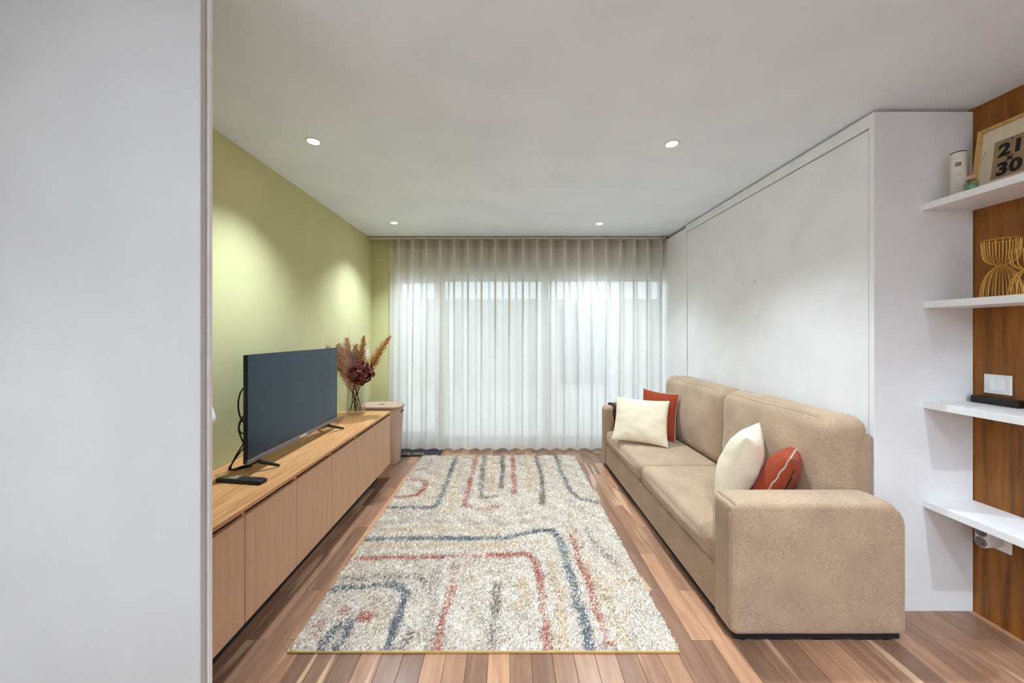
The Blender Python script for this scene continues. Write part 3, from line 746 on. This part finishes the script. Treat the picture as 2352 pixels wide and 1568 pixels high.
for i, (y0, y1) in enumerate(((NA1+.006, YM-.045), (YM-.035, FA0-.06))):
    b_ = rbox(1.490, 1.722, y0, y1, .372, .930, .080, (.024, .006, .012), 7, 18, .007, 5.5, 9+i)
    for v in b_.verts:           # lean back slightly, softer top
        v.co.x += (v.co.z-.38)*.035
    c = obj('back_cushion', b_, M_sofa, sf, True)
    zz = .905; xs = 1.528
    obj('seam', tube([(xs+.006*math.sin(9*t)+(.0), y0+.07+(y1-y0-.14)*t, .9215-.000*t+.013*(1-(2*t-1)**2)) for t in [k/24 for k in range(25)]], .0014, 5), M_sofa, c, True)
for (x, y) in ((1.02, 1.53), (1.64, 1.53), (1.02, 3.50), (1.64, 3.50)):
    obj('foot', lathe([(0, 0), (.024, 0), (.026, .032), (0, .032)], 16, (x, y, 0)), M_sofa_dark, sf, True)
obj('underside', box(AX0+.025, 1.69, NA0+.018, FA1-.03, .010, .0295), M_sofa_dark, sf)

# throw over the far arm
th = thing('throw_blanket', 'folded dark brown throw draped over the far sofa arm', 'blanket', (1.25, 3.49, AT))
prof = [(FA1+.010, .44), (FA1+.012, .56), (FA1-.002, AT+.004), (FA1-.03, AT+.014), ((FA0+FA1)/2, AT+.017), (FA0+.03, AT+.014), (FA0-.000, AT+.002), (FA0-.012, .56), (FA0-.013, .48), (FA0-.014, .41)]
pr = crom([(0, a, z) for a, z in prof], 5)
b_ = bmesh.new(); grid = []
nxs = 24
for layer in (0, 1):
    g = []
    for i in range(nxs+1):
        x = 1.035+.40*i/nxs; row = []
        for k, p in enumerate(pr):
            nv = Vector((0, p.y-(FA0+FA1)/2, max(0, p.z-AT+.03)+.001)).normalized()
            wv = .003*math.sin(9*x*6.28+k*.4)*abs(k/len(pr)-.45)
            q = p+nv*(layer*.007+wv+.002)
            row.append(b_.verts.new((x+.006*math.sin(k*.5), q.y, q.z)))
        g.append(row)
    for i in range(nxs):
        for k in range(len(pr)-1): b_.faces.new((g[i][k], g[i+1][k], g[i+1][k+1], g[i][k+1]))
    grid.append(g)
A, B = grid
for k in range(len(pr)-1):
    b_.faces.new((A[0][k], A[0][k+1], B[0][k+1], B[0][k])); b_.faces.new((A[nxs][k], A[nxs][k+1], B[nxs][k+1], B[nxs][k]))
for i in range(nxs):
    for k in (0, len(pr)-1): b_.faces.new((A[i][k], A[i+1][k], B[i+1][k], B[i][k]))
obj('cloth', b_, M_throw, th, True)
for k, yy, zz in ((0, FA0-.024, .50),):
    obj('fold', tube([(1.06+.36*t, yy, AT-.015+.002*math.sin(20*t)) for t in [i/12 for i in range(13)]], .006, 8), M_throw, th, True)

# ------------------------------------------------------------------ scatter cushions
def pillow(name, label, bl, br, up, hgt, thick, mat, wr=.004, seed=0, pipe=None, scallop=0.0, group=None, sag=0.0):
    bl, br, up = Vector(bl), Vector(br), Vector(up).normalized()
    side = (br-bl); wdt = side.length; side.normalize()
    up = (up-side*up.dot(side)).normalized(); nrm = side.cross(up).normalized()
    base = (bl+br)/2
    R = Matrix((side, up, nrm)).transposed().to_4x4(); R.translation = base
    t = bpy.data.objects.new(name, None); COL.objects.link(t); t.matrix_world = R; tag(t, label, 'cushion', group); ORG[t.name] = Vector()
    from mathutils import noise
    n = 40; b = bmesh.new(); top, bot = [], []
    def P(u, v):
        pin = .075
        x = wdt/2*u*(1-pin*(1-v*v)*abs(u)); y = hgt/2*v*(1-pin*(1-u*u)*abs(v))+hgt/2
        if sag: y -= sag*(1-u*u)*max(0, v)**2
        return x, y
    for s, G in ((1, top), (-1, bot)):
        for j in range(n+1):
            row = []
            for i in range(n+1):
                u = math.sin((i/n-.5)*math.pi); v = math.sin((j/n-.5)*math.pi)
                x, y = P(u, v); edge = (i in (0, n)) or (j in (0, n))
                if edge and s == -1: row.append(top[j][i]); continue
                e = max(0, (1-u*u)*(1-v*v)); h_ = thick/2*(e**.42)*(1-.10*(u*u+v*v))
                w = wr*noise.noise(Vector((x*9+seed, y*9, s*2+seed)))+wr*.6*noise.noise(Vector((x*22+y*9, y*20-x*6, seed*1.3+s)))
                rad = wr*.45*math.sin(14*math.atan2(v, u)+seed)*(u*u+v*v)*e**.5
                zz = 0 if edge else s*(h_+(w+rad)*min(1, e*5))
                row.append(b.verts.new((x, y, zz)))
            G.append(row)
    for G in (top, bot):
        for j in range(n):
            for i in range(n):
                q = (G[j][i], G[j][i+1], G[j+1][i+1], G[j+1][i])
                b.faces.new(q)
    lift = max(0.0, .3952-min((R @ v.co).z for v in b.verts)); R.translation.z += lift; t.matrix_world = R
    cov = obj('cover', b, mat, t, True, local=True)
    edge = [P(-1+2*k/24, -1) for k in range(24)]+[P(1, -1+2*k/24) for k in range(24)]+[P(1-2*k/24, 1) for k in range(24)]+[P(-1, 1-2*k/24) for k in range(24)]
    if pipe:
        pts = [Vector((x, y, scallop*math.sin(k*1.35))) for k, (x, y) in enumerate(edge)]
        obj('piping', tube(crom(pts, 2, True), .0040, 7, closed=True), pipe, t, True, local=True)
    else:
        obj('seam', tube([Vector((x, y, 0)) for x, y in edge], .0016, 6, closed=True), mat, t, True, local=True)
    return t, R
SZ = .392
pillow('scatter_cushion', 'cream linen cushion in front of the rust one by the far arm', (.905, 3.03, SZ+.012), (1.305, 2.83, SZ+.006), (.08, .18, .33), .40, .13, M_cream, .006, 1, group='cream scatter cushions')
pillow('scatter_cushion', 'rust red cushion behind the cream one by the far arm', (1.250, 3.295, SZ+.004), (1.430, 2.975, SZ+.004), (.03, .05, .39), .41, .11, M_rust, .005, 2, pipe=M_piping, group='rust scatter cushions')
pillow('scatter_cushion', 'plump cream cushion leaning on the backrest near the closer arm', (1.095, 1.815, SZ+.006), (1.365, 2.10, SZ+.006), (.09, -.08, .40), .43, .19, M_cream, .006, 3, group='cream scatter cushions')
rp_, RM = pillow('scatter_cushion', 'rust cushion with taupe piping and a zip against the closer arm', (1.225, 1.765, SZ+.0), (1.46, 1.99, SZ+.0), (.02, -.20, .33), .38, .155, M_rust, .006, 4, pipe=M_piping, scallop=.0022, group='rust scatter cushions')

def zipline(u, v0, v1, n=18, wdt=.325, hgt=.38, thick=.155):
    P = []
    for k in range(n+1):
        v = v0+(v1-v0)*k/n; e = max(0, (1-u*u)*(1-v*v))
        P.append((wdt/2*u*(1-.075*(1-v*v)*abs(u)), hgt/2*v*(1-.075*(1-u*u)*abs(v))+hgt/2, thick/2*e**.42*(1-.1*(u*u+v*v))+.0015))
    return P
zp = obj('zip', tube(zipline(-.80, -.8, .72), .0028, 6), M_black, rp_, True, local=True)
pz = zipline(-.80, .66, .72)
obj('zip_puller', tube([pz[0], (pz[0][0]+.004, pz[0][1]-.012, pz[0][2]+.004), (pz[0][0]+.010, pz[0][1]-.026, pz[0][2]+.006)], .0024, 6), M_plastic, zp, True, local=True)

# ------------------------------------------------------------------ things on the shelves
# tube canister
TC = (2.07, 1.60, 1.945)
tb = thing('cardboard_canister', 'slim white cardboard tube with a small black emblem on the top shelf', 'canister', TC)
M_card = plain('cream_card', (226, 218, 204), .6)
obj('tube', lathe([(0, 0), (.0238, 0), (.0238, .206), (.0232, .207), (0, .207)], 40, TC), M_card, tb, True)
obj('lid', lathe([(0, .2072), (.0234, .2072), (.0240, .2085), (.0240, .211), (0, .2112)], 40, TC), M_black, tb, True)
def patch(c, r, a0, a1, z0, z1, n=8):
    b = bmesh.new(); lo = []; hi = []
    for k in range(n+1):
        a = a0+(a1-a0)*k/n
        lo.append(b.verts.new((c[0]+r*math.cos(a), c[1]+r*math.sin(a), c[2]+z0))); hi.append(b.verts.new((c[0]+r*math.cos(a), c[1]+r*math.sin(a), c[2]+z1)))
    for k in range(n): b.faces.new((lo[k], lo[k+1], hi[k+1], hi[k]))
    return b
AC = math.atan2(-1.6, -2.07)
em = obj('emblem', patch(TC, .02395, AC-.36, AC+.36, .142, .160), M_black, tb)
def patch_list(items, r):
    b = bmesh.new()
    for (a0, a1, z0, z1) in items:
        p = patch(TC, r, a0, a1, z0, z1, 3); me = bpy.data.meshes.new('t'); p.to_mesh(me); p.free(); b.from_mesh(me); bpy.data.meshes.remove(me)
    return b
gl = []
for k in range(3):
    a = AC-.28+k*.21
    for j in range(2):
        z = .144+j*.0075
        gl += [(a, a+.13, z, z+.0009), (a, a+.13, z+.005, z+.0059), (a, a+.02, z, z+.0055), (a+.11, a+.13, z, z+.0055), (a, a+.13, z+.0025, z+.0033)]
obj('emblem_glyphs', patch_list(gl, .0241), M_card, em)['kind'] = 'stuff'
M_ink = plain('grey_ink', (120, 112, 104), .8)
tl = []
for (z, w) in ((.118, .05), (.112, .62), (.107, .12), (.102, .40), (.098, .46), (.018, .62), (.014, .70), (.010, .66)):
    n = max(1, int(w/.06))
    for k in range(n):
        a = AC-w+2*w*k/n; tl.append((a, a+2*w/n*.72, z, z+.0014))
obj('small_print', patch_list(tl, .0240), M_ink, tb)['kind'] = 'stuff'

# reed diffuser
DC = (2.03, 1.525, 1.945)
df = thing('reed_diffuser', 'small glass reed diffuser with green liquid and wooden collar', 'diffuser', DC)
obj('bottle', lathe([(0, .0008), (.0195, .0008), (.0212, .004), (.0212, .040), (.018, .049), (.012, .053), (.012, .058), (.0108, .058), (.0108, .0525), (.017, .048), (.020, .040), (.020, .005), (0, .004)], 36, DC), thin_glass('bottle_glass', (.9, .95, .92, 1)), df, True)
M_liq, nt, b, out = nmat('green_liquid'); b.inputs['Base Color'].default_value = lin((120, 170, 138)); b.inputs['Roughness'].default_value = .1
obj('liquid', lathe([(0, .0045), (.0194, .0055), (.0194, .030), (0, .030)], 32, DC), M_liq, df, True)
obj('collar', lathe([(.0125, .053), (.0145, .053), (.0145, .071), (.0085, .072), (.0085, .066), (.0125, .066)], 32, DC), plain('beech_collar', (206, 160, 116), .55), df, True)
M_reed = plain('reed', (188, 160, 112), .8)
for (dx, dy, h) in ((.012, -.020, .165), (.030, -.004, .175), (.022, -.030, .16), (.004, .006, .16)):
    obj('reed', tube([(DC[0]-dx*.25, DC[1]-dy*.25, DC[2]+.010), (DC[0]+dx, DC[1]+dy, DC[2]+h)], .0015, 6), M_reed, df)

# framed print leaning on the veneer wall
pf = thing('picture_frame', 'pale wood framed print reading 21 x 30 leaning on the wall', 'picture frame', (2.17, 1.511, 1.945))
FW, FH = .225, .318
pb, pt_ = Vector((2.163, 1.511, 1.9465)), Vector((2.204, 1.511, 2.2605))
upv = (pt_-pb).normalized(); rv = Vector((0, -1, 0)); nv = rv.cross(upv).normalized()
if nv.x > 0: nv = -nv
FM = Matrix((rv, upv, nv)).transposed().to_4x4(); FM.translation = pb     # local x right, y up, z towards the room
def inframe(b): bmesh.ops.transform(b, verts=b.verts, matrix=FM); return b
M_fw = wood('frame_pine', [(188, 146, 78), (206, 166, 96), (216, 178, 110)], (4, 4, 4), 14, .5)
for nm, q in (('moulding', (-FW/2, -FW/2+.014, 0, FH)), ('moulding', (FW/2-.014, FW/2, 0, FH)), ('moulding', (-FW/2+.0142, FW/2-.0142, 0, .014)), ('moulding', (-FW/2+.0142, FW/2-.0142, FH-.014, FH))):
    obj(nm, inframe(box(q[0], q[1], q[2], q[3], -.008, .014, .001, seg=1)), M_fw, pf)
obj('mount', inframe(box(-FW/2+.013, FW/2-.013, .013, FH-.013, -.004, .002)), plain('mount_card', (224, 210, 180), .8), pf)
pr_ = obj('print', inframe(box(-.055, .055, .065, .237, .0021, .0026)), plain('kraft_print', (158, 132, 98), .8, noise=.05), pf)
for (txt, yy, s, bo) in (('21', .186, .076, .0036), ('x', .147, .042, .0016), ('30', .101, .076, .0036)):
    letters(txt, s, .0002, bo, lambda b: (bmesh.ops.translate(b, verts=b.verts, vec=(.0, yy, .0030)), inframe(b))[1], M_black, pr_, [.535*s]*len(txt))
b_ = bmesh.new(); bmesh.ops.create_circle(b_, cap_ends=True, segments=16, radius=.0035); bmesh.ops.translate(b_, verts=b_.verts, vec=(0, .228, .003)); obj('dot', inframe(b_), M_black, pr_)
b_ = bmesh.new()
for k in range(12): box(-.036+k*.006, -.036+k*.006+.0042, .2175, .2192, .0027, .0030, bm=b_)
obj('small_print', inframe(b_), M_ink, pr_)['kind'] = 'stuff'

# gold wire candle holders
def wire_holder(label, c, h, r0, rt, rw, n):
    t = thing('wire_candle_holder', label, 'candle holder', c, 'gold wire candle holders')
    wz = h*.56
    prof = [(r0, 0.003), (r0*.95, h*.14), (r0*.86, h*.28), (r0*.66, h*.42), (r0*.42, h*.50), (rw, wz), (rt*.55, h*.60), (rt*.86, h*.68), (rt*.95, h*.80), (rt, h-.002)]
    for k in range(n):
        a = 2*math.pi*k/n
        pts = crom([(c[0]+r*math.cos(a), c[1]+r*math.sin(a), c[2]+z) for r, z in prof], 4)
        obj('wire', tube(pts, .0016, 6), M_gold, t, True)
    for (r, z) in ((rt, h-.002), (rw, wz), (r0, .0025)):
        obj('ring', tube([(c[0]+r*math.cos(2*math.pi*k/40), c[1]+r*math.sin(2*math.pi*k/40), c[2]+z) for k in range(40)], .0018, 6, closed=True), M_gold, t, True)
wire_holder('taller gold wire candle holder nearer the corner of the shelf', (2.125, 1.50, 1.478), .252, .056, .052, .014, 18)
wire_holder('shorter gold wire candle holder cut by the picture edge', (2.065, 1.383, 1.478), .185, .046, .044, .013, 16)

# light switch on the veneer wall
sw = thing('light_switch', 'white double rocker switch plate on the wood veneer wall', 'light switch', (XR, 1.577, 1.095))
obj('plate', box(XR-.010, XR-.0004, 1.533, 1.621, 1.051, 1.139, .003), M_plastic, sw)
for (a, c) in ((1.5545, 1.5765), (1.5775, 1.5995)):
    obj('rocker', box(XR-.0135, XR-.0102, a, c, 1.068, 1.122, .001), M_shelf, sw)
# black box on the shelf
bx_ = obj('router_box', box(2.188, XR-.002, 1.49, 1.648, 1.0035, 1.037, .004), M_gloss, origin=(2.2, 1.57, 1.0035), smooth=False)
tag(bx_, 'small glossy black box lying on the shelf below the switch', 'box')
# plug adapter in the wall socket
so = thing('wall_socket', 'white wall socket plate below the lowest shelf', 'socket', (XR, 1.575, .40))
obj('plate', box(XR-.009, XR-.0004, 1.533, 1.615, .348, .460, .003), M_plastic, so)
ad = thing('plug_adapter', 'white double plug adapter sticking out of the wall socket', 'adapter', (XR-.05, 1.585, .41))
def eight(x, z0, z1, y, r, n=14):
    pts = []
    for k in range(n+1):
        a = math.radians(-28+236*k/n); pts.append((x, y+r*math.cos(a), z1+r*math.sin(a)))
    for k in range(n+1):
        a = math.radians(152+236*k/n); pts.append((x, y+r*math.cos(a), z0+r*math.sin(a)))
    return pts
zA, zB, yA = .385, .430, 1.575
obj('body', loft([eight(XR-.0095, zA, zB, yA, .020), eight(XR-.040, zA, zB, yA, .0245), eight(XR-.080, zA, zB, yA, .0255), eight(XR-.084, zA, zB, yA, .024)]), M_plastic, ad, True)
for z in (zA, zB):
    b_ = lathe([(.021, 0), (.0195, .0012), (.018, -.001), (0, -.001)], 28)
    bmesh.ops.rotate(b_, verts=b_.verts, matrix=Matrix.Rotation(-math.pi/2, 3, 'Y')); bmesh.ops.translate(b_, verts=b_.verts, vec=(XR-.0855, yA, z))
    f = obj('outlet', b_, M_sock, ad, True)
    for dy in (-.0095, .0095):
        q = lathe([(0, 0), (.0026, 0), (.0026, .0006), (0, .0006)], 10); bmesh.ops.rotate(q, verts=q.verts, matrix=Matrix.Rotation(-math.pi/2, 3, 'Y')); bmesh.ops.translate(q, verts=q.verts, vec=(XR-.0858, yA+dy*.7, z+dy*.7))
        obj('pin_hole', q, M_black, f)
